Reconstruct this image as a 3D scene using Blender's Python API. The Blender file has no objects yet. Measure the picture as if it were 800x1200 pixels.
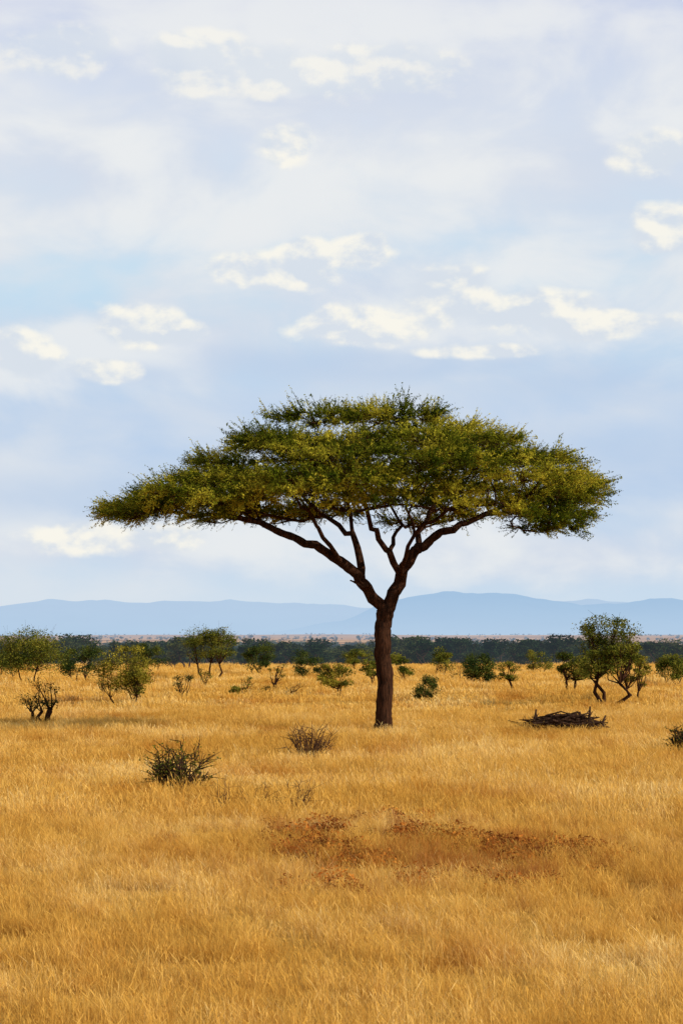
import bpy, math, random
import numpy as np
from mathutils import Vector, Quaternion, noise as mnoise
random.seed(7); np.random.seed(7)
scene=bpy.context.scene
scene.view_settings.view_transform='Standard'
scene.view_settings.look='None'
scene.view_settings.exposure=0

CAMZ=2.5
TY=60.0   # distance of the acacia

# ------------------------------------------------------------------ terrain
def sm(a,b,t):
    t=np.clip((t-a)/(b-a),0,1); return t*t*(3-2*t)
def tz(x,y):
    x=np.asarray(x,float); y=np.asarray(y,float)
    z=-3.2*sm(170,450,y)+3.2*sm(1000,2200,y)+12.0*sm(2200,7000,y)
    near=1-sm(200,400,y)
    z=z+near*(0.05*np.sin(x*0.33+y*0.12)+0.06*np.sin(y*0.21-x*0.09+1.0)+0.03*np.sin(x*0.9+1.3)*np.sin(y*0.7))
    z=z+sm(600,2500,y)*(1.2*np.sin(x*0.0041+y*0.0013)+0.8*np.sin(x*0.011+2))
    return z

# ------------------------------------------------------------------ node helpers
class NT:
    def __init__(s,nt): s.nt=nt; s.n=nt.nodes; s.l=nt.links
    def new(s,t,**k):
        n=s.n.new(t)
        for a,b in k.items(): setattr(n,a,b)
        return n
    def put(s,sock,v):
        if isinstance(v,bpy.types.NodeSocket): s.l.new(v,sock)
        elif isinstance(v,(tuple,list)):
            if len(sock.default_value)==4 and len(v)==3: v=(*v,1)
            sock.default_value=v
        else: sock.default_value=v
    def math(s,op,a,b=0.0,c=None,clamp=False):
        n=s.new('ShaderNodeMath',operation=op,use_clamp=clamp)
        s.put(n.inputs[0],a); s.put(n.inputs[1],b)
        if c is not None: s.put(n.inputs[2],c)
        return n.outputs[0]
    def mix(s,f,a,b,bt='MIX'):
        n=s.new('ShaderNodeMixRGB',blend_type=bt)
        s.put(n.inputs[0],f); s.put(n.inputs[1],a); s.put(n.inputs[2],b)
        return n.outputs[0]
    def noise(s,vec,scale,detail=4,rough=.55,dist=0):
        n=s.new('ShaderNodeTexNoise')
        s.l.new(vec,n.inputs['Vector']); n.inputs['Scale'].default_value=scale
        n.inputs['Detail'].default_value=detail; n.inputs['Roughness'].default_value=rough
        n.inputs['Distortion'].default_value=dist
        return n.outputs[0]
    def mr(s,v,a,b,c=0,d=1,smooth=True):
        n=s.new('ShaderNodeMapRange'); 
        if smooth: n.interpolation_type='SMOOTHSTEP'
        s.put(n.inputs[0],v)
        for i,q in enumerate((a,b,c,d)): s.put(n.inputs[i+1],q)
        return n.outputs[0]
    def ramp(s,v,stops):
        n=s.new('ShaderNodeValToRGB'); cr=n.color_ramp
        while len(cr.elements)<len(stops): cr.elements.new(.5)
        for e,(p,c) in zip(cr.elements,stops): e.position=p; e.color=(*c,1)
        s.put(n.inputs[0],v); return n.outputs[0]
    def vmul(s,v,vec):
        n=s.new('ShaderNodeVectorMath',operation='MULTIPLY'); s.l.new(v,n.inputs[0]); n.inputs[1].default_value=vec
        return n.outputs[0]
    def xyz(s,x,y,z=0.0):
        n=s.new('ShaderNodeCombineXYZ'); s.put(n.inputs[0],x); s.put(n.inputs[1],y); s.put(n.inputs[2],z); return n.outputs[0]
def lin(r,g,b):
    f=lambda c:(c/255/12.92) if c/255<=.04045 else ((c/255+.055)/1.055)**2.4
    return (f(r),f(g),f(b))
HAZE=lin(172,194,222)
def mat_begin(name):
    m=bpy.data.materials.new(name); m.use_nodes=True; m.node_tree.nodes.clear()
    return m,NT(m.node_tree)
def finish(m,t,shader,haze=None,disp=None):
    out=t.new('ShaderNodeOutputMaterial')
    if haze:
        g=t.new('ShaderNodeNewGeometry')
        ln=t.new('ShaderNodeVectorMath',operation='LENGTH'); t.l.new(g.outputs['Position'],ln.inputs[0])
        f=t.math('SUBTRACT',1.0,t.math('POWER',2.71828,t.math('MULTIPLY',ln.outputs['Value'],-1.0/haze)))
        e=t.new('ShaderNodeEmission'); e.inputs[0].default_value=(*HAZE,1)  # aerial haze painted in as emission, mixed more strongly with distance
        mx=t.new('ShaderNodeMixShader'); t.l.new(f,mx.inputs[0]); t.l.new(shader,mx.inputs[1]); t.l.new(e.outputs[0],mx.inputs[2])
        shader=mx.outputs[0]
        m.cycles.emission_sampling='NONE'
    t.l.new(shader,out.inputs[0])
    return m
def diff_trans(t,col,tr=.3,bump=None,rough=.9):
    d=t.new('ShaderNodeBsdfDiffuse'); t.put(d.inputs[0],col)
    if bump is not None: t.l.new(bump,d.inputs['Normal'])
    if tr<=0: return d.outputs[0]
    r=t.new('ShaderNodeBsdfTranslucent'); t.put(r.inputs[0],col)
    mx=t.new('ShaderNodeMixShader'); mx.inputs[0].default_value=tr
    t.l.new(d.outputs[0],mx.inputs[1]); t.l.new(r.outputs[0],mx.inputs[2]); return mx.outputs[0]

def foliage_mat(name,dark,mid,light,scale=.8,tr=.3,haze=None):
    m,t=mat_begin(name)
    g=t.new('ShaderNodeNewGeometry')
    n=t.noise(g.outputs['Position'],scale,2,.6)
    v=t.math('ADD',t.mr(n,.34,.66),t.math('MULTIPLY',t.math('SUBTRACT',g.outputs['Random Per Island'],.5),.5))
    c=t.ramp(v,[(0.0,dark),(.5,mid),(1.0,light)])
    return finish(m,t,diff_trans(t,c,tr),haze)
def bark_mat(name,a,b,haze=None):
    m,t=mat_begin(name)
    g=t.new('ShaderNodeNewGeometry')
    p=t.vmul(g.outputs['Position'],(1,1,.22))
    n=t.noise(p,16,6,.65,.6)
    n2=t.noise(g.outputs['Position'],2.2,3,.5)
    c=t.mix(t.mr(n,.35,.68),a,b)
    c=t.mix(t.math('MULTIPLY',n2,.5),c,tuple(.6*q for q in b))
    bp=t.new('ShaderNodeBump'); bp.inputs['Strength'].default_value=1.0; bp.inputs['Distance'].default_value=.09
    t.l.new(n,bp.inputs['Height'])
    return finish(m,t,diff_trans(t,c,0,bp.outputs[0]),haze)

M_leaf=foliage_mat('acacia_leaf',(.035,.058,.004),(.18,.195,.012),(.56,.47,.040),.8,.38)
M_bark=bark_mat('acacia_bark',(.085,.036,.019),(.018,.010,.007))
M_bushleaf=foliage_mat('bush_leaf',(.04,.055,.008),(.12,.13,.016),(.24,.215,.03),1.5,.3)
M_olive=foliage_mat('olive_leaf',(.08,.08,.012),(.20,.175,.02),(.36,.29,.035),1.5,.3)
M_darkleaf=foliage_mat('dark_leaf',(.02,.036,.010),(.05,.070,.014),(.11,.12,.02),1.5,.25)
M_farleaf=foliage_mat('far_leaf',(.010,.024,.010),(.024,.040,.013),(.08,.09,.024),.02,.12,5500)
M_herb=foliage_mat('red_herb_leaf',(.14,.040,.012),(.32,.095,.018),(.58,.22,.035),3,.2)
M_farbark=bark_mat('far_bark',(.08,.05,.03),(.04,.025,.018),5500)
M_deadwood=bark_mat('dead_wood',(.09,.048,.03),(.025,.015,.011))
M_twig=bark_mat('dry_twig',(.17,.085,.045),(.08,.04,.022))

def herb_mask(t,P,noise_out):
    """low reddish herbs that grow in one hollow of the plain"""
    s=t.new('ShaderNodeSeparateXYZ'); t.l.new(P,s.inputs[0])
    dx=t.math('MULTIPLY',t.math('SUBTRACT',s.outputs[0],1.2),1/2.8); dy=t.math('MULTIPLY',t.math('SUBTRACT',s.outputs[1],26.4),1/4.8)
    d=t.math('SQRT',t.math('ADD',t.math('MULTIPLY',dx,dx),t.math('MULTIPLY',dy,dy)))
    q=t.math('ADD',t.math('SUBTRACT',1.0,d),t.math('MULTIPLY',t.math('SUBTRACT',noise_out,.5),5.5))
    return t.mr(q,.25,1.1)
def grass_mat():
    m,t=mat_begin('dry_grass')
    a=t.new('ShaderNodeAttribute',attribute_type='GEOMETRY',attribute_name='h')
    g=t.new('ShaderNodeNewGeometry')
    P=t.vmul(g.outputs['Position'],(1,1,0))
    n1=t.noise(P,.16,3,.6); n2=t.noise(P,1.1,2,.6); n3=t.noise(t.vmul(P,(.6,.26,1)),.6,4,.65)
    v=t.math('ADD',t.math('MULTIPLY',t.mr(n1,.32,.68),.46),t.math('MULTIPLY',t.mr(n2,.3,.7),.26))
    v=t.math('ADD',v,t.math('MULTIPLY',g.outputs['Random Per Island'],.40))
    c=t.ramp(v,[(.0,(.50,.235,.036)),(.35,(.66,.365,.065)),(.65,(.80,.49,.115)),(1.0,(.92,.70,.30))])
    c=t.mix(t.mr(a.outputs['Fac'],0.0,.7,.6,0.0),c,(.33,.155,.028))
    c=t.mix(t.mr(n3,.50,.66,0,.65),c,(.48,.19,.024))
    c=t.mix(t.math('MULTIPLY',herb_mask(t,P,n2),.8),c,(.34,.10,.018))
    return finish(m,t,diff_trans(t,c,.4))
M_grass=grass_mat()

def ground_mat():
    m,t=mat_begin('savanna_ground')
    g=t.new('ShaderNodeNewGeometry'); P=g.outputs['Position']
    sx=t.new('ShaderNodeSeparateXYZ'); t.l.new(P,sx.inputs[0]); Y=sx.outputs[1]
    n1=t.noise(P,.16,5,.6); n2=t.noise(P,3.0,5,.7)
    v=t.math('ADD',t.math('MULTIPLY',t.mr(n1,.3,.7),.6),t.math('MULTIPLY',n2,.4))
    near=t.ramp(v,[(0,(.36,.18,.035)),(.5,(.52,.28,.055)),(1,(.64,.39,.10))])
    mid=t.ramp(v,[(0,(.70,.43,.11)),(.5,(.83,.54,.15)),(1,(.90,.64,.22))])
    Pf=t.vmul(P,(.25,1,1))
    nf=t.noise(Pf,.009,5,.65)
    far=t.ramp(t.mr(nf,.35,.65),[(0,(.20,.11,.06)),(.45,(.50,.27,.14)),(1,(.78,.50,.26))])
    c=t.mix(t.mr(Y,90,190),near,mid)
    c=t.mix(t.mr(Y,400,1300),c,far)
    bp=t.new('ShaderNodeBump'); bp.inputs['Strength'].default_value=.6; bp.inputs['Distance'].default_value=.15
    t.l.new(t.noise(P,5,6,.7),bp.inputs['Height'])
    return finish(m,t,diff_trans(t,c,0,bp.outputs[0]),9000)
M_ground=ground_mat()

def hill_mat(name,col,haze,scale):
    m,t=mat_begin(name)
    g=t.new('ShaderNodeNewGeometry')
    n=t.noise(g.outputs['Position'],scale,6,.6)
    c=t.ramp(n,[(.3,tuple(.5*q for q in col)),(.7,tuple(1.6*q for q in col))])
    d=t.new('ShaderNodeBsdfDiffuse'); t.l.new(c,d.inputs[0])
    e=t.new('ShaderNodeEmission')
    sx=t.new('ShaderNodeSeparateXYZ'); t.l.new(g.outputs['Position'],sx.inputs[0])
    hz=t.mix(t.mr(sx.outputs[2],0,330,0,1,False),lin(186,212,238),haze)  # haze painted onto the slopes as glow, its colour shifting with height
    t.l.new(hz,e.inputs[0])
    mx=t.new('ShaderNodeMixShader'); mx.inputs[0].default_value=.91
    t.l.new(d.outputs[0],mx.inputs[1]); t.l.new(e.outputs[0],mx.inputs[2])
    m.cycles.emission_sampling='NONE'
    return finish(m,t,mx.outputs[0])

# ------------------------------------------------------------------ mesh builder
class MB:
    def __init__(s): s.v=[]; s.f=[]; s.m=[]; s.nv=0; s.h=[]
    def add(s,V,F,mi,h=None):
        V=np.asarray(V,float); o=s.nv
        s.v.append(V); s.nv+=len(V)
        s.h.append(np.zeros(len(V)) if h is None else np.asarray(h,float))
        s.f.extend([tuple(i+o for i in f) for f in F]); s.m.extend([mi]*len(F))
    def tube(s,P,R,mi=0,sides=6,cap=True):
        P=[Vector(p) for p in P]; n=len(P)
        V=[];F=[]
        ref=None
        for i in range(n):
            d=(P[min(i+1,n-1)]-P[max(i-1,0)])
            if d.length<1e-6: d=Vector((0,0,1))
            d.normalize()
            if ref is None:
                ref=Vector((1,0,0)) if abs(d.x)<.9 else Vector((0,1,0))
            u=(ref-d*ref.dot(d)); 
            if u.length<1e-4: u=d.orthogonal()
            u.normalize(); w=d.cross(u); ref=u
            for k in range(sides):
                a=2*math.pi*k/sides
                V.append(P[i]+(u*math.cos(a)+w*math.sin(a))*R[i])
        for i in range(n-1):
            for k in range(sides):
                k2=(k+1)%sides
                F.append((i*sides+k,i*sides+k2,(i+1)*sides+k2,(i+1)*sides+k))
        if cap: F.append(tuple((n-1)*sides+k for k in range(sides)))
        s.add([tuple(v) for v in V],F,mi)
    def leaves(s,C,size,mi,asp=.45,up=0.0):
        C=np.asarray(C,float); n=len(C)
        if n==0: return
        a=np.random.normal(size=(n,3)); a[:,2]=a[:,2]*.7+up; a/=np.linalg.norm(a,axis=1)[:,None]
        b=np.random.normal(size=(n,3)); b-=a*(a*b).sum(1)[:,None]; b/=np.linalg.norm(b,axis=1)[:,None]
        L=size*np.random.uniform(.6,1.3,n)[:,None]
        V=np.stack([C-a*L*.5,C+b*L*asp*.5,C+a*L*.5,C-b*L*asp*.5],1).reshape(-1,3)
        F=[(4*i,4*i+1,4*i+2,4*i+3) for i in range(n)]
        s.add(V,F,mi)
    def mesh(s,name,mats,attr=False,smooth_mi=0):
        me=bpy.data.meshes.new(name)
        V=np.concatenate(s.v) if s.v else np.zeros((0,3))
        me.from_pydata(V.tolist(),[],s.f)
        for m in mats: me.materials.append(m)
        me.polygons.foreach_set('material_index',s.m)
        me.polygons.foreach_set('use_smooth',[mi==smooth_mi for mi in s.m])
        me.update(); return me
def link(o,parent=None):
    scene.collection.objects.link(o)
    if parent: o.parent=parent
    return o
def empty(name,loc):
    e=bpy.data.objects.new(name,None); e.location=loc; e.empty_display_size=.3; return link(e)

# ------------------------------------------------------------------ instancing with geometry nodes
def instancer(name,pts,rot,scl,idx,protos,parent=None,realize=False):
    col=bpy.data.collections.new(name+'_prototypes')
    for i,(me) in enumerate(protos):
        col.objects.link(bpy.data.objects.new('%s_part_%02d'%(name,i),me))
    me=bpy.data.meshes.new(name); me.from_pydata(np.asarray(pts).tolist(),[],[])
    me.attributes.new('rot','FLOAT_VECTOR','POINT').data.foreach_set('vector',np.asarray(rot,float).ravel())
    me.attributes.new('scl','FLOAT_VECTOR','POINT').data.foreach_set('vector',np.asarray(scl,float).ravel())
    me.attributes.new('idx','INT','POINT').data.foreach_set('value',np.asarray(idx,int))
    o=bpy.data.objects.new(name,me); link(o,parent)
    ng=bpy.data.node_groups.new(name+'_nodes','GeometryNodeTree')
    ng.interface.new_socket('Geometry',in_out='INPUT',socket_type='NodeSocketGeometry')
    ng.interface.new_socket('Geometry',in_out='OUTPUT',socket_type='NodeSocketGeometry')
    N=ng.nodes; L=ng.links
    gi=N.new('NodeGroupInput'); go=N.new('NodeGroupOutput')
    ip=N.new('GeometryNodeInstanceOnPoints'); ci=N.new('GeometryNodeCollectionInfo')
    ci.inputs['Collection'].default_value=col
    ci.inputs['Separate Children'].default_value=True; ci.inputs['Reset Children'].default_value=True
    def na(n,t):
        a=N.new('GeometryNodeInputNamedAttribute'); a.data_type=t; a.inputs['Name'].default_value=n
        return [q for q in a.outputs if q.enabled and q.name=='Attribute'][0]
    L.new(gi.outputs[0],ip.inputs['Points']); L.new(ci.outputs[0],ip.inputs['Instance'])
    ip.inputs['Pick Instance'].default_value=True
    L.new(na('idx','INT'),ip.inputs['Instance Index'])
    L.new(na('rot','FLOAT_VECTOR'),ip.inputs['Rotation'])
    L.new(na('scl','FLOAT_VECTOR'),ip.inputs['Scale'])
    if realize:
        ri=N.new('GeometryNodeRealizeInstances'); L.new(ip.outputs[0],ri.inputs[0]); L.new(ri.outputs[0],go.inputs[0])
    else: L.new(ip.outputs[0],go.inputs[0])
    md=o.modifiers.new('scatter','NODES'); md.node_group=ng
    return o

# ------------------------------------------------------------------ ground sheet
def build_ground():
    ys=[-120,-60,-30,-10]
    y=0.0
    while y<33000:
        ys.append(y); y+=max(1.5,y*.035)
    ys.append(33000.)
    nx=121
    t=np.linspace(-1,1,nx); t=np.sign(t)*np.abs(t)**1.3
    V=[]
    for y in ys:
        W=90+.9*max(y,0)
        X=t*W; Z=tz(X,np.full(nx,y))
        V.append(np.stack([X,np.full(nx,y),Z],1))
    V=np.concatenate(V)
    F=[(j*nx+i,j*nx+i+1,(j+1)*nx+i+1,(j+1)*nx+i) for j in range(len(ys)-1) for i in range(nx-1)]
    me=bpy.data.meshes.new('ground'); me.from_pydata(V.tolist(),[],F); me.materials.append(M_ground)
    me.polygons.foreach_set('use_smooth',[True]*len(F))
    link(bpy.data.objects.new('ground',me))
build_ground()

# ------------------------------------------------------------------ mountains
def ridge(name,dist,prof,depth,mat,seed):
    xs=np.linspace(-.6,.6,560); P=np.array(prof)
    hz=np.interp(xs,P[:,0],P[:,1])*dist
    rows=26; V=[]
    for j in range(rows):
        s=j/(rows-1)
        fall=math.sin(math.pi*min(s/ .62,1)/2)**1.3 if s<.62 else max(0,1-(s-.62)/.38)
        for i,x in enumerate(xs):
            X=x*dist; Y=dist-depth*.6+depth*s
            n=mnoise.fractal(Vector((X*.0007+seed,Y*.0007,0)),1.0,2.1,5)
            nf=mnoise.fractal(Vector((X*.0030+seed,Y*.0012,3)),1.0,2.1,4)
            z=max(0,hz[i])*fall*(1+.22*n*(1-fall*.6))+nf*24*fall
            V.append((X,Y,z-6 if j in(0,rows-1) else z-2))
    n=len(xs)
    F=[(j*n+i,j*n+i+1,(j+1)*n+i+1,(j+1)*n+i) for j in range(rows-1) for i in range(n-1)]
    me=bpy.data.meshes.new(name); me.from_pydata(V,[],F); me.materials.append(mat)
    me.polygons.foreach_set('use_smooth',[True]*len(F))
    link(bpy.data.objects.new(name,me))
pp=lambda L:[((x-400)/2688.,(748-y)/2688.) for x,y in L]
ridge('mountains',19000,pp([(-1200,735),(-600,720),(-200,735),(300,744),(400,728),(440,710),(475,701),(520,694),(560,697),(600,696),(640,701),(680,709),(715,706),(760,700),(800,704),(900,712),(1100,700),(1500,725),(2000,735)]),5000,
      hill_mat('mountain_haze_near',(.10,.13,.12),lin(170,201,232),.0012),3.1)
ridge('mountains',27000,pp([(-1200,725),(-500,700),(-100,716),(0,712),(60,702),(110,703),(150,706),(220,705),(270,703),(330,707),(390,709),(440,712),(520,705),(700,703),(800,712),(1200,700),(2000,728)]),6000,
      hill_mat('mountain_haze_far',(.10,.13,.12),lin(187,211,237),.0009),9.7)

# ------------------------------------------------------------------ grass
def grass_tile(size,dens,clumps,crad,hmin,hmax,w,lean,head):
    n=int(size*size*dens)
    x=np.random.uniform(-.5,.5,n)*size; y=np.random.uniform(-.5,.5,n)*size
    nc=int(clumps*size*size); cx=np.random.uniform(-.5,.5,nc)*size; cy=np.random.uniform(-.5,.5,nc)*size; ch=np.random.uniform(.5,1.6,nc); cl=np.random.normal(0,1.0,nc)
    inc=np.random.rand(n)<.6; k=np.random.randint(0,nc,n)
    x=np.where(inc,cx[k]+np.random.normal(0,crad,n),x); y=np.where(inc,cy[k]+np.random.normal(0,crad,n),y)
    h=np.random.uniform(hmin,hmax,n)*np.where(inc,ch[k],.75)
    h*=np.where(np.random.rand(n)<.06,1.5,1)
    la=np.random.normal(2.9,1.5,n)+np.where(inc,cl[k],0); ll=h*np.random.uniform(.05,lean,n)
    dx,dy=np.cos(la)*ll,np.sin(la)*ll
    fa=np.random.uniform(0,math.pi,n); wx,wy=np.cos(fa)*w*.5,np.sin(fa)*w*.5
    hd=np.random.rand(n)<head
    pa=np.array([(0,0,1),(.4,.2,.9),(.75,.55,.7),(.9,.8,.5),(1.0,1.0,.1)]); pb=np.array([(0,0,.55),(.5,.26,.45),(.76,.58,.5),(.9,.8,1.9),(1.05,1.08,.2)])
    V=np.zeros((n,10,3)); H=np.zeros((n,10))
    for j in range(5):
        zz=np.where(hd,pb[j,0],pa[j,0]); ff=np.where(hd,pb[j,1],pa[j,1]); ww=np.where(hd,pb[j,2],pa[j,2])
        for s,o in((-1,0),(1,1)):
            V[:,2*j+o,0]=x+dx*ff+s*wx*ww; V[:,2*j+o,1]=y+dy*ff+s*wy*ww; V[:,2*j+o,2]=h*zz; H[:,2*j+o]=zz
    base=np.arange(n)[:,None,None]*10
    q=np.array([[2*j,2*j+1,2*j+3,2*j+2] for j in range(4)])[None]
    F=(base+q).reshape(-1,4)
    me=bpy.data.meshes.new('grass_sward'); me.from_pydata(V.reshape(-1,3).tolist(),[],F.tolist())
    me.materials.append(M_grass)
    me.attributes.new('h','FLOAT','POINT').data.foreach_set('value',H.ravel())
    return me
def build_grass():
    K=6
    protos=[grass_tile(1.6,1350,13,.07,.06,.19,.0034,.95,.38) for _ in range(K)]\
          +[grass_tile(3.2,450,6,.12,.07,.21,.0075,.9,.30) for _ in range(K)]\
          +[grass_tile(6.4,90,1.6,.2,.09,.25,.022,.7,.2) for _ in range(K)]
    P=[];I=[];S=[]
    def zone(y0,y1,k,step,mx,sl):
        y=y0+step/2
        while y<y1:
            W=mx+y*sl; x=-W
            off=random.uniform(-.5,.5)*step
            while x<W:
                xx=x+off
                P.append((xx,y,float(tz(xx,y))-.005)); I.append(k*K+random.randrange(K))
                b=1+.40*mnoise.noise(Vector((xx*.2,y*.11,0)))
                S.append((1.04,random.choice((-1.04,1.04)),b))
                x+=step
            y+=step
    zone(6.8,30.8,0,1.6,3.0,.18); zone(30.8,78.8,1,3.2,4,.19); zone(78.8,245,2,6.4,6,.2)
    R=[]
    for (x,y,z) in P:
        gx=float(tz(x+.5,y)-tz(x-.5,y)); gy=float(tz(x,y+.5)-tz(x,y-.5))
        R.append((math.atan(gy),-math.atan(gx),0))
    instancer('grass',P,R,S,I,protos)
    print('grass tiles',len(P))
build_grass()

# ------------------------------------------------------------------ the acacia
def build_acacia():
    random.seed(7)
    root=empty('acacia_tree',(0,0,0))
    pos=[];par=[];rmin=[]
    def node(p,pa,r):
        pos.append(Vector(p)); par.append(pa); rmin.append(r); return len(pos)-1
    def limb(start,pts,r0,r1,wob=.04):
        cur=start; C=[pos[start]]+[Vector(p) for p in pts]; n=len(C)-1; out=[]
        k=0; tot=n*3
        for i in range(n):
            p0=C[max(i-1,0)];p1=C[i];p2=C[i+1];p3=C[min(i+2,n)]
            for j in range(1,4):
                t=j/3
                q=.5*((2*p1)+(-p0+p2)*t+(2*p0-5*p1+4*p2-p3)*t*t+(-p0+3*p1-3*p2+p3)*t**3)
                k+=1; f=k/tot
                q=q+Vector((random.gauss(0,wob),random.gauss(0,wob),random.gauss(0,wob)))
                cur=node(q,cur,r0+(r1-r0)*f); out.append(cur)
        return out
    b=node((1.09,TY,-.15),-1,.30)
    t0=node((1.09,TY,.12),b,.25); t0=node((1.10,TY,.4),t0,.225)
    tr=limb(t0,[(1.13,TY,1.3),(1.08,TY,2.4),(1.12,TY,3.10)],.21,.22,.02)
    top=tr[-1]
    L1=limb(top,[(.67,59.8,3.80),(.20,59.5,4.30),(-.45,59.2,4.72),(-1.23,58.9,5.10),(-2.1,58.7,5.45),(-3.1,58.7,5.62),(-4.1,58.9,5.70),(-5.1,59.2,5.78)],.17,.025)
    L2=limb(L1[3],[(.50,60.2,4.6),(.30,60.6,5.2),(-.25,61.1,5.6),(-1.2,61.9,6.4)],.12,.04,.05)
    R1=limb(top,[(1.50,59.9,4.02),(1.9,59.8,4.69),(2.35,59.6,5.12),(3.1,59.4,5.42),(3.9,59.3,5.8),(4.8,59.3,6.2)],.19,.03)
    R2=limb(R1[2],[(1.42,59.4,4.5),(.95,58.9,5.0),(.62,58.2,5.6),(.5,57.2,6.4)],.11,.04,.05)
    R3=limb(R1[5],[(2.02,60.4,5.25),(2.35,61.0,5.8),(2.6,62.2,6.7)],.10,.035,.05)
    M1=limb(R2[3],[(1.35,60.9,5.0),(1.6,61.6,5.5),(1.3,62.6,6.3)],.07,.03,.05)
    F1=limb(R1[2],[(1.75,59.0,4.6),(2.0,57.9,5.3),(2.9,56.8,5.9)],.07,.03,.05)
    F2=limb(L1[6],[(-.5,58.3,5.1),(-.7,57.4,5.5),(-1.2,56.4,6.0)],.07,.03,.05)
    S1=limb(L1[1],[(.75,59.6,3.80),(.45,59.4,3.88),(.22,59.3,4.02)],.05,.02)
    S2=limb(S1[3],[(.5,59.4,3.95),(.38,59.4,4.15)],.02,.008)
    cx,cy=1.6,TY
    def ztop(x,y):
        dx=x-cx; rx=(7.6 if dx<0 else 4.95); ry=5.2
        r=math.hypot(dx/rx,(y-cy)/ry)
        c=dx/rx/(r+1e-6)
        drop=2.2+(.40 if c<0 else -.1)*abs(c)
        return 8.62-drop*r**1.7+.55*mnoise.noise(Vector((x*.5+5,y*.42,2))), r
    pads=[]
    tries=0
    while len(pads)<74 and tries<12000:
        tries+=1
        x=random.uniform(-6.0,6.5); y=random.uniform(cy-5.2,cy+5.2)
        z,r=ztop(x,y)
        if r>.96: continue
        R=random.uniform(.6,1.3)*(1.05-.35*r)
        if any(math.hypot(x-p[0],y-p[1])<.74*(R+p[3]) for p in pads): continue
        z-= .20+random.uniform(0,.35)*(1-.55*r)
        pads.append((x,y,z,R,random.uniform(.12,.26),r))
    def gap(x,y,z): return (3.3<x<4.9 and z<6.9 and y<62) or (-4.4<x<-3.4 and z<6.2)
    n1=len(pads); tries=0
    while len(pads)<n1+34 and tries<5000:
        tries+=1
        x=random.uniform(-5.4,6.1); y=random.uniform(cy-5.0,cy+4.6)
        z,r=ztop(x,y)
        if r>.93: continue
        R=random.uniform(.45,1.0)
        z=z-random.uniform(.8,1.2)
        if z<5.85 or gap(x,y,z) or any(math.hypot(x-p[0],y-p[1])<.85*(R+p[3]) for p in pads[n1:]): continue
        pads.append((x,y,z,R,random.uniform(.12,.22),r))
    n1=len(pads); tries=0
    while len(pads)<n1+20 and tries<5000:
        tries+=1
        x=random.uniform(-4.6,5.6); y=random.uniform(cy-4.9,cy+4.0)
        z,r=ztop(x,y)
        if r>.9 or r<.25: continue
        R=random.uniform(.4,.85)
        z=max(z-random.uniform(1.5,2.1),5.8+random.uniform(-.2,.35))
        if gap(x,y,z) or any(math.hypot(x-p[0],y-p[1])<.9*(R+p[3]) for p in pads[n1:]): continue
        pads.append((x,y,z,R,random.uniform(.12,.20),r))
    for q in [(5.1,58.5,5.3,.7),(4.3,56.6,5.6,.6),(5.7,59.6,5.7,.65),(5.5,58.0,5.45,.5),(-3.3,57.4,5.5,.5),(-5.4,59.6,5.8,.6),(-5.7,60.3,5.75,.55),(6.0,60.8,6.1,.55),(-4.7,58.2,5.85,.5),(1.2,55.8,5.85,.6),(2.6,55.9,5.75,.6),(-2.6,57.0,5.7,.45),(.1,56.2,5.8,.5)]:
        z,r=ztop(q[0],q[1]); pads.append((q[0],q[1],q[2],q[3],.2,min(r,1)))
    order=sorted(pads,key=lambda p:math.hypot(p[0]-1.1,(p[1]-TY))*.9+random.uniform(0,.5))
    skip=set(range(0,tr[-1]))|set(S1)|set(S2)|set(L1[:4])|set(R1[:4])
    sprP=[];sprR=[];sprS=[];sprI=[]
    for (x,y,z,R,H,r) in order:
        tgt=Vector((x,y,z-.10))
        best=None;bc=1e9
        tr_r=math.hypot(x-1.1,y-TY)
        for i,p in enumerate(pos):
            if i in skip: continue
            d=(tgt-p).length
            nr=math.hypot(p.x-1.1,p.y-TY)
            c=d+max(0,p.z-tgt.z+.1)*2.5+max(0,nr-tr_r)*1.6-nr*.12
            if c<bc: bc=c;best=i
        p0=pos[best]; pa=par[best]; d0=(p0-pos[pa]).normalized() if pa>=0 else Vector((0,0,1))
        D=(tgt-p0).length; k=max(2,int(D/.28)); m0=d0*D*.8; m1=Vector(((x-1.1)*.12,(y-TY)*.12,.25)).normalized()*D*.7
        cur=best; seg=[]
        for j in range(1,k+1):
            t=j/k
            q=(2*t**3-3*t*t+1)*p0+(t**3-2*t*t+t)*m0+(-2*t**3+3*t*t)*tgt+(t**3-t*t)*m1
            if j<k: q=q+Vector((random.gauss(0,.065),random.gauss(0,.065),random.gauss(0,.055)))
            cur=node(q,cur,.016); seg.append(cur)
        end=cur
        for _ in range(int(8+7*R)):
            a=random.uniform(0,6.283); rr=R*random.uniform(.45,1.0)
            st=random.choice(seg[-3:]+[end,end]); p=pos[st]
            e=Vector((x+math.cos(a)*rr,y+math.sin(a)*rr,z+H*random.uniform(-.4,.7)))
            mid=(p+e)*.5+Vector((random.gauss(0,.06),random.gauss(0,.06),random.gauss(0,.05)-.03))
            q=node(mid,st,.008); node(e,q,.004)
        co=Vector((x-cx,y-cy,0)); co=co.normalized() if co.length>.1 else Vector((0,0,0))
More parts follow.
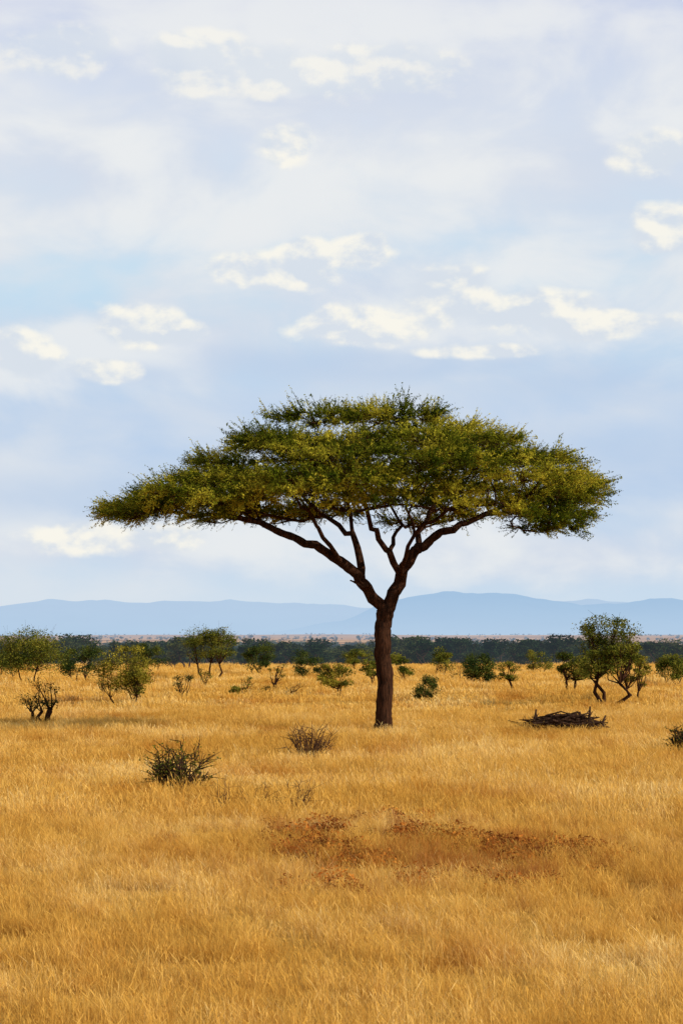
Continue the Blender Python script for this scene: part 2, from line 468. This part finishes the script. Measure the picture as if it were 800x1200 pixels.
        for _ in range(int(46*R*R+8)):
            a=random.uniform(0,6.283); rr=math.sqrt(random.random())*1.12
            ox,oy=math.cos(a)*rr,math.sin(a)*rr
            hz=H*(random.uniform(-.3,1.0)*(1-.7*rr*rr))
            d=Vector((ox*.95,oy*.95,0))+co*(.9*r)+Vector((0,0,.32-.42*r*r+ (hz/H)*.2))+Vector((random.gauss(0,.38),random.gauss(0,.38),random.gauss(0,.22)))
            sprP.append((x+ox*R,y+oy*R,z+hz))
            qt=d.to_track_quat('Z','Y')@Quaternion((0,0,1),random.uniform(0,6.283)); sprR.append(tuple(qt.to_euler()))
            s=random.uniform(.5,1.1); sprS.append((s,s,s*random.uniform(1,1.3))); sprI.append(random.randrange(6))
    n=len(pos); kids=[[] for _ in range(n)]
    for i in range(n):
        if par[i]>=0: kids[par[i]].append(i)
    E=2.35; acc=[0.0]*n
    rad=[0.0]*n
    for i in range(n-1,-1,-1):
        base=.0055**E if not kids[i] else sum(acc[k] for k in kids[i])
        acc[i]=base; rad[i]=max(rmin[i],base**(1/E)*.9) if i>tr[-1] else rmin[i]
    for i in range(n):
        if par[i]>=0 and i>tr[-1]: rad[i]=min(rad[i],rad[par[i]]*(1.0 if par[i]>tr[-1] else .84))
    mb=MB()
    starts=[(0,None)]
    while starts:
        s,p=starts.pop()
        ch=[s] ; 
        while kids[ch[-1]]:
            ks=sorted(kids[ch[-1]],key=lambda k:-rad[k]); 
            for k in ks[1:]: starts.append((k,ch[-1]))
            ch.append(ks[0])
        P=[pos[i] for i in ch]; R=[rad[i] for i in ch]
        if p is not None: P=[pos[p]]+P; R=[min(rad[ch[0]]*1.15,rad[p])]+R
        if len(P)<2: continue
        sd=14 if R[0]>.15 else (8 if R[0]>.04 else 4)
        if sd==14:
            P2=[];R2=[]
            for i in range(len(P)-1):
                for j in range(3):
                    t=j/3; P2.append(P[i].lerp(P[i+1],t)+Vector((random.gauss(0,.006),random.gauss(0,.006),0))); R2.append((R[i]*(1-t)+R[i+1]*t)*(1+random.uniform(-.06,.06)))
            P=P2+[P[-1]]; R=R2+[R[-1]]
        mb.tube(P,R,0,sd)
    link(bpy.data.objects.new('trunk_and_branches',mb.mesh('trunk_and_branches',[M_bark])),root)
    protos=[]
    for _ in range(6):
        b=MB()
        for s in range(9):
            d=Vector((random.gauss(0,.42),random.gauss(0,.42),1)).normalized(); L=random.uniform(.25,.64)
            bend=Vector((random.gauss(0,.1),random.gauss(0,.1),0))
            P=[Vector((0,0,0)),d*L*.5+bend*L*.25,d*L+bend*L]
            b.tube(P,[.006,.004,.002],0,3)
            C=[]
            for j in range(19):
                t=random.uniform(.12,1.02); q=(d*L*t+bend*L*t*t)
                C.append(tuple(q+Vector((random.gauss(0,.017),random.gauss(0,.017),random.gauss(0,.02)))))
            b.leaves(C,.066,1,.38,.5)
        protos.append(b.mesh('leaf_spray',[M_bark,M_leaf]))
    instancer('foliage',sprP,sprR,sprS,sprI,protos,parent=root,realize=True)
    print('pads',len(pads),'sprays',len(sprP),'nodes',n)
build_acacia()

# ------------------------------------------------------------------ smaller trees and shrubs
def tree_mb(h,w,lean=0.0,stems=1,clumps=9,leafn=170,leaf=.10,base=.35,flat=.55,bare=.0,trunk_r=.06):
    b=MB(); cl=[]
    for i in range(clumps):
        a=random.uniform(0,6.283); rr=math.sqrt(random.random())*.78
        zz=base+(1-base)*random.uniform(.12,.9)
        prof=math.sqrt(max(.05,1-((zz-base)/(1-base)-.42)**2*1.9))
        x=math.cos(a)*rr*w*.5*prof+lean*h*zz; y=math.sin(a)*rr*w*.5*prof
        cl.append((Vector((x,y,zz*h)),random.uniform(.10,.24)*w))
    ts=[]
    for s in range(stems):
        a=random.uniform(0,6.283); o=Vector((math.cos(a),math.sin(a),0))*(.10*w if stems>1 else 0)
        tp=Vector((lean*h*base+o.x*1.8+random.gauss(0,.03)*h,o.y*1.8,base*h*random.uniform(.8,1.1)))
        m=(o+tp)*.5+Vector((random.gauss(0,.05)*h,random.gauss(0,.05)*h,0))
        P=[o+Vector((0,0,-.08)),m,tp]
        r=trunk_r/(stems**.5)
        b.tube(P,[r*1.25,r,r*.8],0,7); ts.append((tp,r*.8))
    for c,R in cl:
        tp,r=min(ts,key=lambda q:(q[0]-c).length)
        m=tp.lerp(c,.5)+Vector((random.gauss(0,.05)*w,random.gauss(0,.05)*w,-.04*h))
        b.tube([tp,m,c],[r*.6,r*.4,r*.15],0,5)
        for k in range(7):
            d=Vector((random.gauss(0,1),random.gauss(0,1),random.gauss(.3,.7))).normalized()*R*random.uniform(.7,1.5)
            b.tube([m.lerp(c,random.uniform(.3,1)),c+d*.5,c+d],[r*.16,r*.1,.003],0,3)
        if random.random()>=bare:
            n=leafn; d=np.random.normal(size=(n,3)); d/=np.linalg.norm(d,axis=1)[:,None]
            q=np.random.uniform(.25,1.15,n)**.6
            q*=1+.32*np.sin(d[:,0]*5+c.x*9)*np.sin(d[:,1]*4+c.z*7)
            C=np.array(c)+d*(q*R)[:,None]*np.array([1,1,flat])
            b.leaves(C,leaf,1,.5)
    return b
def place(name,px,dist,mb,mats,dz=0):
    x=(px-400)/2688.*dist
    me=mb.mesh(name,mats)
    o=bpy.data.objects.new(name,me); o.location=(x,dist,float(tz(x,dist))+dz); return link(o)
def shrub_mb(h,w,n=26,leafn=0,leaf=.04,r=.008,fork=3,spread=1.0,droop=0):
    b=MB(); C=[]
    for i in range(n):
        a=random.uniform(0,6.283); s=math.sqrt(random.random())*spread
        top=Vector((math.cos(a)*w*.5*s,math.sin(a)*w*.5*s,h*random.uniform(.35,1.0)*(1-.35*s)))
        o=Vector((math.cos(a)*w*.16*s,math.sin(a)*w*.16*s,-.05))
        m=o.lerp(top,.5)+Vector((random.gauss(0,.07)*w,random.gauss(0,.07)*w,.04*h))
        b.tube([o,m,top],[r,r*.75,r*.3],0,4)
        for k in range(fork):
            p=o.lerp(m,random.random()) if random.random()<.3 else m.lerp(top,random.random())
            d=Vector((random.gauss(0,1)+math.cos(a)*.6,random.gauss(0,1)+math.sin(a)*.6,random.gauss(.7,.6))).normalized()*h*random.uniform(.15,.4)
            q=p+d*.5+Vector((random.gauss(0,.02),random.gauss(0,.02),0)); e=p+d
            b.tube([p,q,e],[r*.55,r*.4,r*.2],0,3)
            for _ in range(leafn): 
                t=random.random(); z=p.lerp(e,t); C.append((z.x+random.gauss(0,.02),z.y+random.gauss(0,.02),z.z+random.gauss(0,.02)))
    if C: b.leaves(C,leaf,1,.5)
    return b
def seed(k): random.seed(k); np.random.seed(k)

seed(11); place('thorn_bush',212,37.5,shrub_mb(.98,1.02,60,5,.045,.015,5),[M_deadwood,M_bushleaf])
seed(12); place('dry_bush',362,49.8,shrub_mb(.88,1.1,44,0,.035,.013,5),[M_twig,M_olive])
seed(13); place('thorn_bush',802,50,shrub_mb(.80,.85,60,4,.05,.014,6),[M_deadwood,M_darkleaf])
seed(14); place('dry_twigs',345,33.6,shrub_mb(.66,.72,18,0,.03,.006,4),[M_twig,M_twig])
seed(15); place('dry_twigs',262,32.6,shrub_mb(.64,.35,9,0,.03,.006,3),[M_twig,M_twig])
seed(16); place('dry_twigs',300,34.5,shrub_mb(.50,.9,10,0,.03,.005,4),[M_twig,M_twig])

seed(21)
def brush_pile():
    b=MB()
    for i in range(120):
        x=random.gauss(0,.62); x=max(-1.15,min(1.15,x)); y=random.gauss(0,.35)
        zt=.12+.36*(1-abs(x)/1.4)*random.random()
        a=random.gauss(0,.55)+(math.pi if random.random()<.5 else 0); L=random.uniform(.3,1.1)
        d=Vector((math.cos(a),math.sin(a)*.8,random.gauss(0,.14)))*L*.5
        c=Vector((x*.85,y,zt)); r=random.uniform(.014,.040)
        k=Vector((random.gauss(0,.06),random.gauss(0,.06),random.gauss(0,.05)))
        b.tube([c-d,c+k,c+d],[r,r*.85,r*.45],0,6)
        for _ in range(2):
            q=c+d*random.uniform(-.5,.9); e=q+Vector((random.gauss(0,.14),random.gauss(0,.12),random.uniform(-.02,.16)))
            b.tube([q,e],[r*.5,.003],0,4)
    for (x,h,l) in [(-.82,.58,.05),(-.70,.48,-.08),(.62,.66,.04),(.48,.52,-.1),(.95,.42,.12)]:
        b.tube([(x,0,.1),(x+l*.4,0,h*.6),(x+l,.02,h)],[.04,.035,.022],0,6)
        b.tube([(x+l*.4,0,h*.6),(x+l*.4+.1,-.03,h*.82)],[.018,.006],0,5)
    return b
place('dead_brush_pile',661,61,brush_pile(),[M_deadwood])

seed(31)
def herbs():
    protos=[]
    for _ in range(4):
        b=MB(); n=210
        a=np.random.uniform(0,6.283,n); r=np.sqrt(np.random.rand(n))*.26
        C=np.stack([np.cos(a)*r,np.sin(a)*r,np.random.uniform(.02,.22,n)*(1-(r/.3)**2)],1)
        b.leaves(C,.045,0,.5)
        protos.append(b.mesh('herb',[M_herb],smooth_mi=9))
    P=[];S=[];I=[];R=[]
    for (cx,cy,sx,sy,n) in [(-.45,27.6,.45,.9,36),(.05,26.0,.35,.5,18),(1.05,28.7,.35,.6,20),(1.6,28.2,.3,.4,10),(2.15,26.6,.5,.7,28),(2.75,27.2,.35,.5,14),(.9,31.0,.4,.6,9),(-.1,23.0,.25,.4,5),(1.6,23.6,.4,.5,8)]:
        for _ in range(n):
            x=random.gauss(cx,sx*.75); y=random.gauss(cy,sy*.95); s=random.uniform(.45,1.15)
            P.append((x,y,float(tz(x,y)))); S.append((s,s,s*random.uniform(.7,1.1))); I.append(random.randrange(4)); R.append((0,0,random.uniform(0,6.28)))
    instancer('reddish_herbs',P,R,S,I,protos)
herbs()

LB=[M_bark,M_bushleaf]; LO=[M_bark,M_olive]; LD=[M_bark,M_darkleaf]
DB=dict(base=.2,stems=4,leafn=30,bare=.65,leaf=.07,trunk_r=.07)
T=[
 ('savanna_tree',38,118,2.85,4.2,LB,dict(clumps=34,base=.28,stems=3,leafn=330)),
 ('dead_bush',50,69.5,1.35,1.4,LD,dict(clumps=18,base=.3,stems=5,leafn=40,bare=.6,leaf=.07,trunk_r=.13)),
 ('savanna_bush',147,84,2.3,2.4,LO,dict(clumps=38,base=.11,stems=4,leafn=200,leaf=.08)),
 ('savanna_tree',97,128,2.2,2.8,LD,dict(clumps=20,base=.18,stems=3,leafn=280)),
 ('savanna_tree',247,137,3.1,3.4,LB,dict(clumps=30,base=.36,stems=3,leafn=300,lean=.03,trunk_r=.1)),
 ('dead_bush',216,91,.95,1.0,LD,dict(clumps=12,base=.2,stems=4,leafn=50,bare=.4,leaf=.07,trunk_r=.07)),
 ('savanna_tree',303,150,2.2,2.8,LD,dict(clumps=20,base=.2,stems=3,leafn=300)),
 ('dead_bush',326,112,1.3,1.3,LB,dict(clumps=12,base=.3,stems=3,leafn=40,bare=.6,leaf=.08,trunk_r=.09)),
 ('dead_bush',288,104,.95,.9,LB,dict(clumps=10,base=.2,stems=3,leafn=40,bare=.5,leaf=.08,trunk_r=.07)),
 ('dead_bush',345,100,.7,1.0,LB,dict(clumps=10,base=.2,stems=3,leafn=30,bare=.7,leaf=.08,trunk_r=.07)),
 ('savanna_bush',277,95,.5,.65,LB,dict(clumps=10,base=.1,stems=4,leafn=80,leaf=.07)),
 ('savanna_bush',393,97,1.5,1.65,LO,dict(clumps=22,base=.28,stems=2,leafn=190,leaf=.08,trunk_r=.05)),
 ('savanna_bush',360,145,1.8,2.4,LD,dict(clumps=16,base=.12,stems=3,leafn=230)),
 ('savanna_bush',433,118,1.4,1.2,LB,dict(clumps=12,base=.2,stems=3,leafn=160,trunk_r=.05)),
 ('savanna_bush',466,125,1.6,1.8,LB,dict(clumps=14,base=.18,stems=3,leafn=200)),
 ('savanna_bush',498,90,1.05,1.15,LD,dict(clumps=20,base=.06,stems=4,leafn=150,leaf=.065,flat=.8)),
 ('savanna_bush',520,150,1.9,2.2,LB,dict(clumps=16,base=.16,stems=3,leafn=200)),
 ('savanna_bush',562,124,1.65,1.85,LD,dict(clumps=24,base=.06,stems=4,leafn=280,flat=.85)),
 ('savanna_tree',595,103,1.45,1.2,LB,dict(clumps=13,base=.4,stems=1,leafn=110,leaf=.08,trunk_r=.06)),
 ('savanna_tree',668,105,1.85,2.1,LB,dict(clumps=22,base=.33,stems=2,leafn=230,leaf=.09,lean=.1,trunk_r=.09)),
 ('savanna_tree',714,86,3.5,2.6,LB,dict(clumps=46,base=.25,stems=3,leafn=230,leaf=.09,trunk_r=.12)),
 ('savanna_tree',743,89,2.1,1.3,LO,dict(clumps=18,base=.22,stems=2,leafn=170,leaf=.08,lean=.04,trunk_r=.07)),
 ('savanna_bush',788,122,1.6,2.0,LB,dict(clumps=22,base=.06,stems=4,leafn=260)),
 ('savanna_bush',8,140,2.0,2.8,LD,dict(clumps=20,base=.08,stems=4,leafn=260)),
 ('savanna_bush',630,165,1.7,2.2,LB,dict(clumps=14,base=.12,stems=3,leafn=190)),
 ('savanna_tree',178,165,2.2,2.8,LD,dict(clumps=18,base=.2,stems=3,leafn=240)),
 ('savanna_tree',420,170,2.1,2.6,LB,dict(clumps=16,base=.2,stems=3,leafn=240)),
 ('dead_bush',170,120,.9,1.4,LD,dict(clumps=10,**DB)),
 ('dead_bush',240,118,1.0,1.2,LB,dict(clumps=10,**DB)),
 ('dead_bush',310,98,.6,1.0,LD,dict(clumps=9,**DB)),
 ('dead_bush',380,130,1.2,1.1,LB,dict(clumps=9,**DB)),
 ('dead_bush',535,135,1.2,1.2,LD,dict(clumps=10,**DB)),
 ('dead_bush',120,100,.8,1.0,LD,dict(clumps=10,**DB)),
]
for i,(nm,px,d,h,w,mt,kw) in enumerate(T):
    seed(100+i); place(nm,px,d,tree_mb(h,w,**kw),mt)

# ------------------------------------------------------------------ distant woodland
seed(5)
def far_trees():
    protos=[]
    for k in range(6):
        b=tree_mb(3.0,random.uniform(3.2,4.6),clumps=14,leafn=85,leaf=.28,base=random.choice([.1,.2,.4]),stems=2,trunk_r=.10,flat=.6)
        protos.append(b.mesh('far_tree',[M_farbark,M_farleaf]))
    P=[];S=[];I=[]
    def scat(n,y0,y1,s0,s1,thr,pw=1.0):
        c=0
        while c<n:
            y=y0+(y1-y0)*random.random()**pw; x=random.uniform(-1,1)*(.27*y+40)
            q=mnoise.noise(Vector((x*.012,y*.006,1.7)))
            if q<thr: continue
            c+=1; s=random.uniform(s0,s1); P.append((x,y,float(tz(x,y))-.05)); S.append((s*random.uniform(.9,1.3),s*random.uniform(.9,1.3),s)); I.append(random.randrange(6))
    scat(170,150,260,.35,.9,-.2)
    scat(560,240,420,.55,1.25,-.15)
    scat(2300,400,1250,.75,1.3,-.3)
    scat(380,1200,2200,.4,.9,-.1)
    scat(700,2200,6500,.7,1.5,.0)
    R=[(0,0,random.uniform(0,6.28)) for _ in P]
    instancer('distant_trees',P,R,S,I,protos)
far_trees()

# ------------------------------------------------------------------ sky
SUN_EL=24; SUN_AZ=113   # clockwise from +Y (view direction)
w=bpy.data.worlds.new('World'); scene.world=w; w.use_nodes=True
w.node_tree.nodes.clear(); t=NT(w.node_tree)
sky=t.new('ShaderNodeTexSky'); sky.sky_type='NISHITA'; sky.sun_disc=False
sky.sun_elevation=math.radians(SUN_EL); sky.sun_rotation=math.radians(SUN_AZ)
sky.air_density=1.0; sky.dust_density=1.0; sky.ozone_density=1.5
tc=t.new('ShaderNodeTexCoord'); sp=t.new('ShaderNodeSeparateXYZ'); t.l.new(tc.outputs['Generated'],sp.inputs[0])
DEG=57.29578
az=t.math('MULTIPLY',t.math('ARCTAN2',sp.outputs[0],sp.outputs[1]),DEG)
el=t.math('MULTIPLY',t.math('ARCSINE',sp.outputs[2]),DEG)
def A(px): return (px-400)*.02131
def E_(py): return (748-py)*.02131
sky_c=t.mix(1.0,sky.outputs[0],(.10,.10,.10),'MULTIPLY')
U=t.xyz(t.math('MULTIPLY',az,.10),t.math('MULTIPLY',el,.24),0.0)
nA=t.noise(U,1.0,4,.52,.3)
U2=t.xyz(t.math('MULTIPLY',az,.24),t.math('MULTIPLY',el,.42),4.0)
nB=t.noise(U2,1.0,6,.52,.3)
e01=t.math('MULTIPLY',el,1/16.0,clamp=True)
blue=t.ramp(e01,[(0,lin(208,226,241)),(.12,lin(198,218,239)),(.24,lin(186,208,236)),(.36,lin(190,211,237)),(.55,lin(198,224,242)),(.8,lin(216,226,241)),(1,lin(200,210,235))])
white=t.ramp(e01,[(0,lin(216,228,239)),(.2,lin(222,229,238)),(.45,lin(210,220,234)),(.62,lin(228,233,238)),(.85,lin(237,239,241)),(1,lin(218,223,238))])
veil=t.mix(t.mr(t.math('ADD',t.math('MULTIPLY',nA,.6),t.math('MULTIPLY',nB,.4)),.39,.58),blue,white)
def blob(cx,cy,rx,ry):
    dx=t.math('MULTIPLY',t.math('SUBTRACT',az,A(cx)),1/(rx*.02131))
    dy=t.math('MULTIPLY',t.math('SUBTRACT',el,E_(cy)),1/(ry*.02131))
    return t.math('SUBTRACT',1.0,t.math('SQRT',t.math('ADD',t.math('MULTIPLY',dx,dx),t.math('MULTIPLY',dy,dy))))
def cover(blobs):
    r=None
    for q in blobs:
        k=blob(*q); r=k if r is None else t.math('SMOOTH_MAX',r,k,.2)
    return r
def puff(off):
    V=t.xyz(t.math('ADD',t.math('MULTIPLY',az,.55),off[0]),t.math('ADD',t.math('MULTIPLY',el,.80),off[1]),2.6)
    return t.noise(V,1.0,9,.50,.1)
p0=puff((0,0)); p1=puff((.07,.18))
sharp=cover([(530,352,80,36),(600,368,110,30),(700,382,90,20),(430,383,90,24),(165,384,62,30),(205,392,40,20),(25,423,55,30),(570,413,85,12),(320,320,70,28),(350,300,40,22),(425,297,40,22),(230,80,75,34),(300,95,90,34),(335,172,45,26),(440,90,110,36),(60,75,90,30),(760,192,50,30),(790,275,50,34),(130,628,110,22),(115,436,50,16)])
dens=t.math('ADD',t.math('MULTIPLY',t.math('MAXIMUM',sharp,-1.2),1.6),t.math('MULTIPLY',t.math('SUBTRACT',p0,.5),3.2))
mask=t.mr(dens,-.15,.55)
shade=t.mr(t.math('SUBTRACT',p0,p1),-.06,.09)
ccol=t.mix(shade,lin(218,226,236),lin(254,250,238))
soft=cover([(400,110,560,130),(120,200,330,120),(700,200,300,160),(460,340,260,80),(620,375,300,65),(180,410,200,60),(30,430,140,50),(650,650,300,50),(130,640,260,50)])
sd_=t.math('ADD',t.math('MAXIMUM',soft,-1.0),t.math('MULTIPLY',t.math('SUBTRACT',nB,.5),2.4))
smask=t.mr(sd_,-.20,.75)
scol=t.mix(t.mr(nB,.36,.60),lin(212,220,235),lin(238,240,241))
sk=t.mix(t.math('MULTIPLY',smask,.78),veil,scol)
bank=cover([(120,585,330,45),(480,428,420,30),(700,450,250,46),(150,440,160,24),(700,530,300,50)])
nb=t.math('ADD',bank,t.math('MULTIPLY',t.math('SUBTRACT',nA,.5),2.4))
bm=t.mr(nb,.0,.9)
sk=t.mix(t.math('MULTIPLY',bm,.65),sk,lin(188,208,234))
lum=t.math('MULTIPLY',mask,t.mr(el,11,14.5,.90,.60))
sk=t.mix(lum,sk,ccol)
cov=t.mr(el,18,50,.96,.28)
fin=t.mix(cov,sky_c,sk)
bg=t.new('ShaderNodeBackground'); t.l.new(fin,bg.inputs[0]); bg.inputs[1].default_value=1.0
wo=t.new('ShaderNodeOutputWorld'); t.l.new(bg.outputs[0],wo.inputs[0])
w.cycles.sampling_method='MANUAL'; w.cycles.sample_map_resolution=256

# ------------------------------------------------------------------ sun
sd=bpy.data.lights.new('sun','SUN'); sd.energy=5.0; sd.angle=math.radians(.5); sd.color=(1,.94,.82)
so=bpy.data.objects.new('sun',sd); link(so)
a=math.radians(SUN_AZ); e=math.radians(SUN_EL)
dv=Vector((math.sin(a)*math.cos(e),math.cos(a)*math.cos(e),math.sin(e)))
so.rotation_euler=dv.to_track_quat('Z','Y').to_euler(); so.location=(30,-20,40)

# ------------------------------------------------------------------ camera
cd=bpy.data.cameras.new('camera'); cd.sensor_width=36; cd.lens=80.64; cd.clip_end=60000; cd.clip_start=.1
co=bpy.data.objects.new('camera',cd); link(co)
co.location=(0,0,CAMZ); co.rotation_euler=(math.radians(90+3.15),0,0)
scene.camera=co
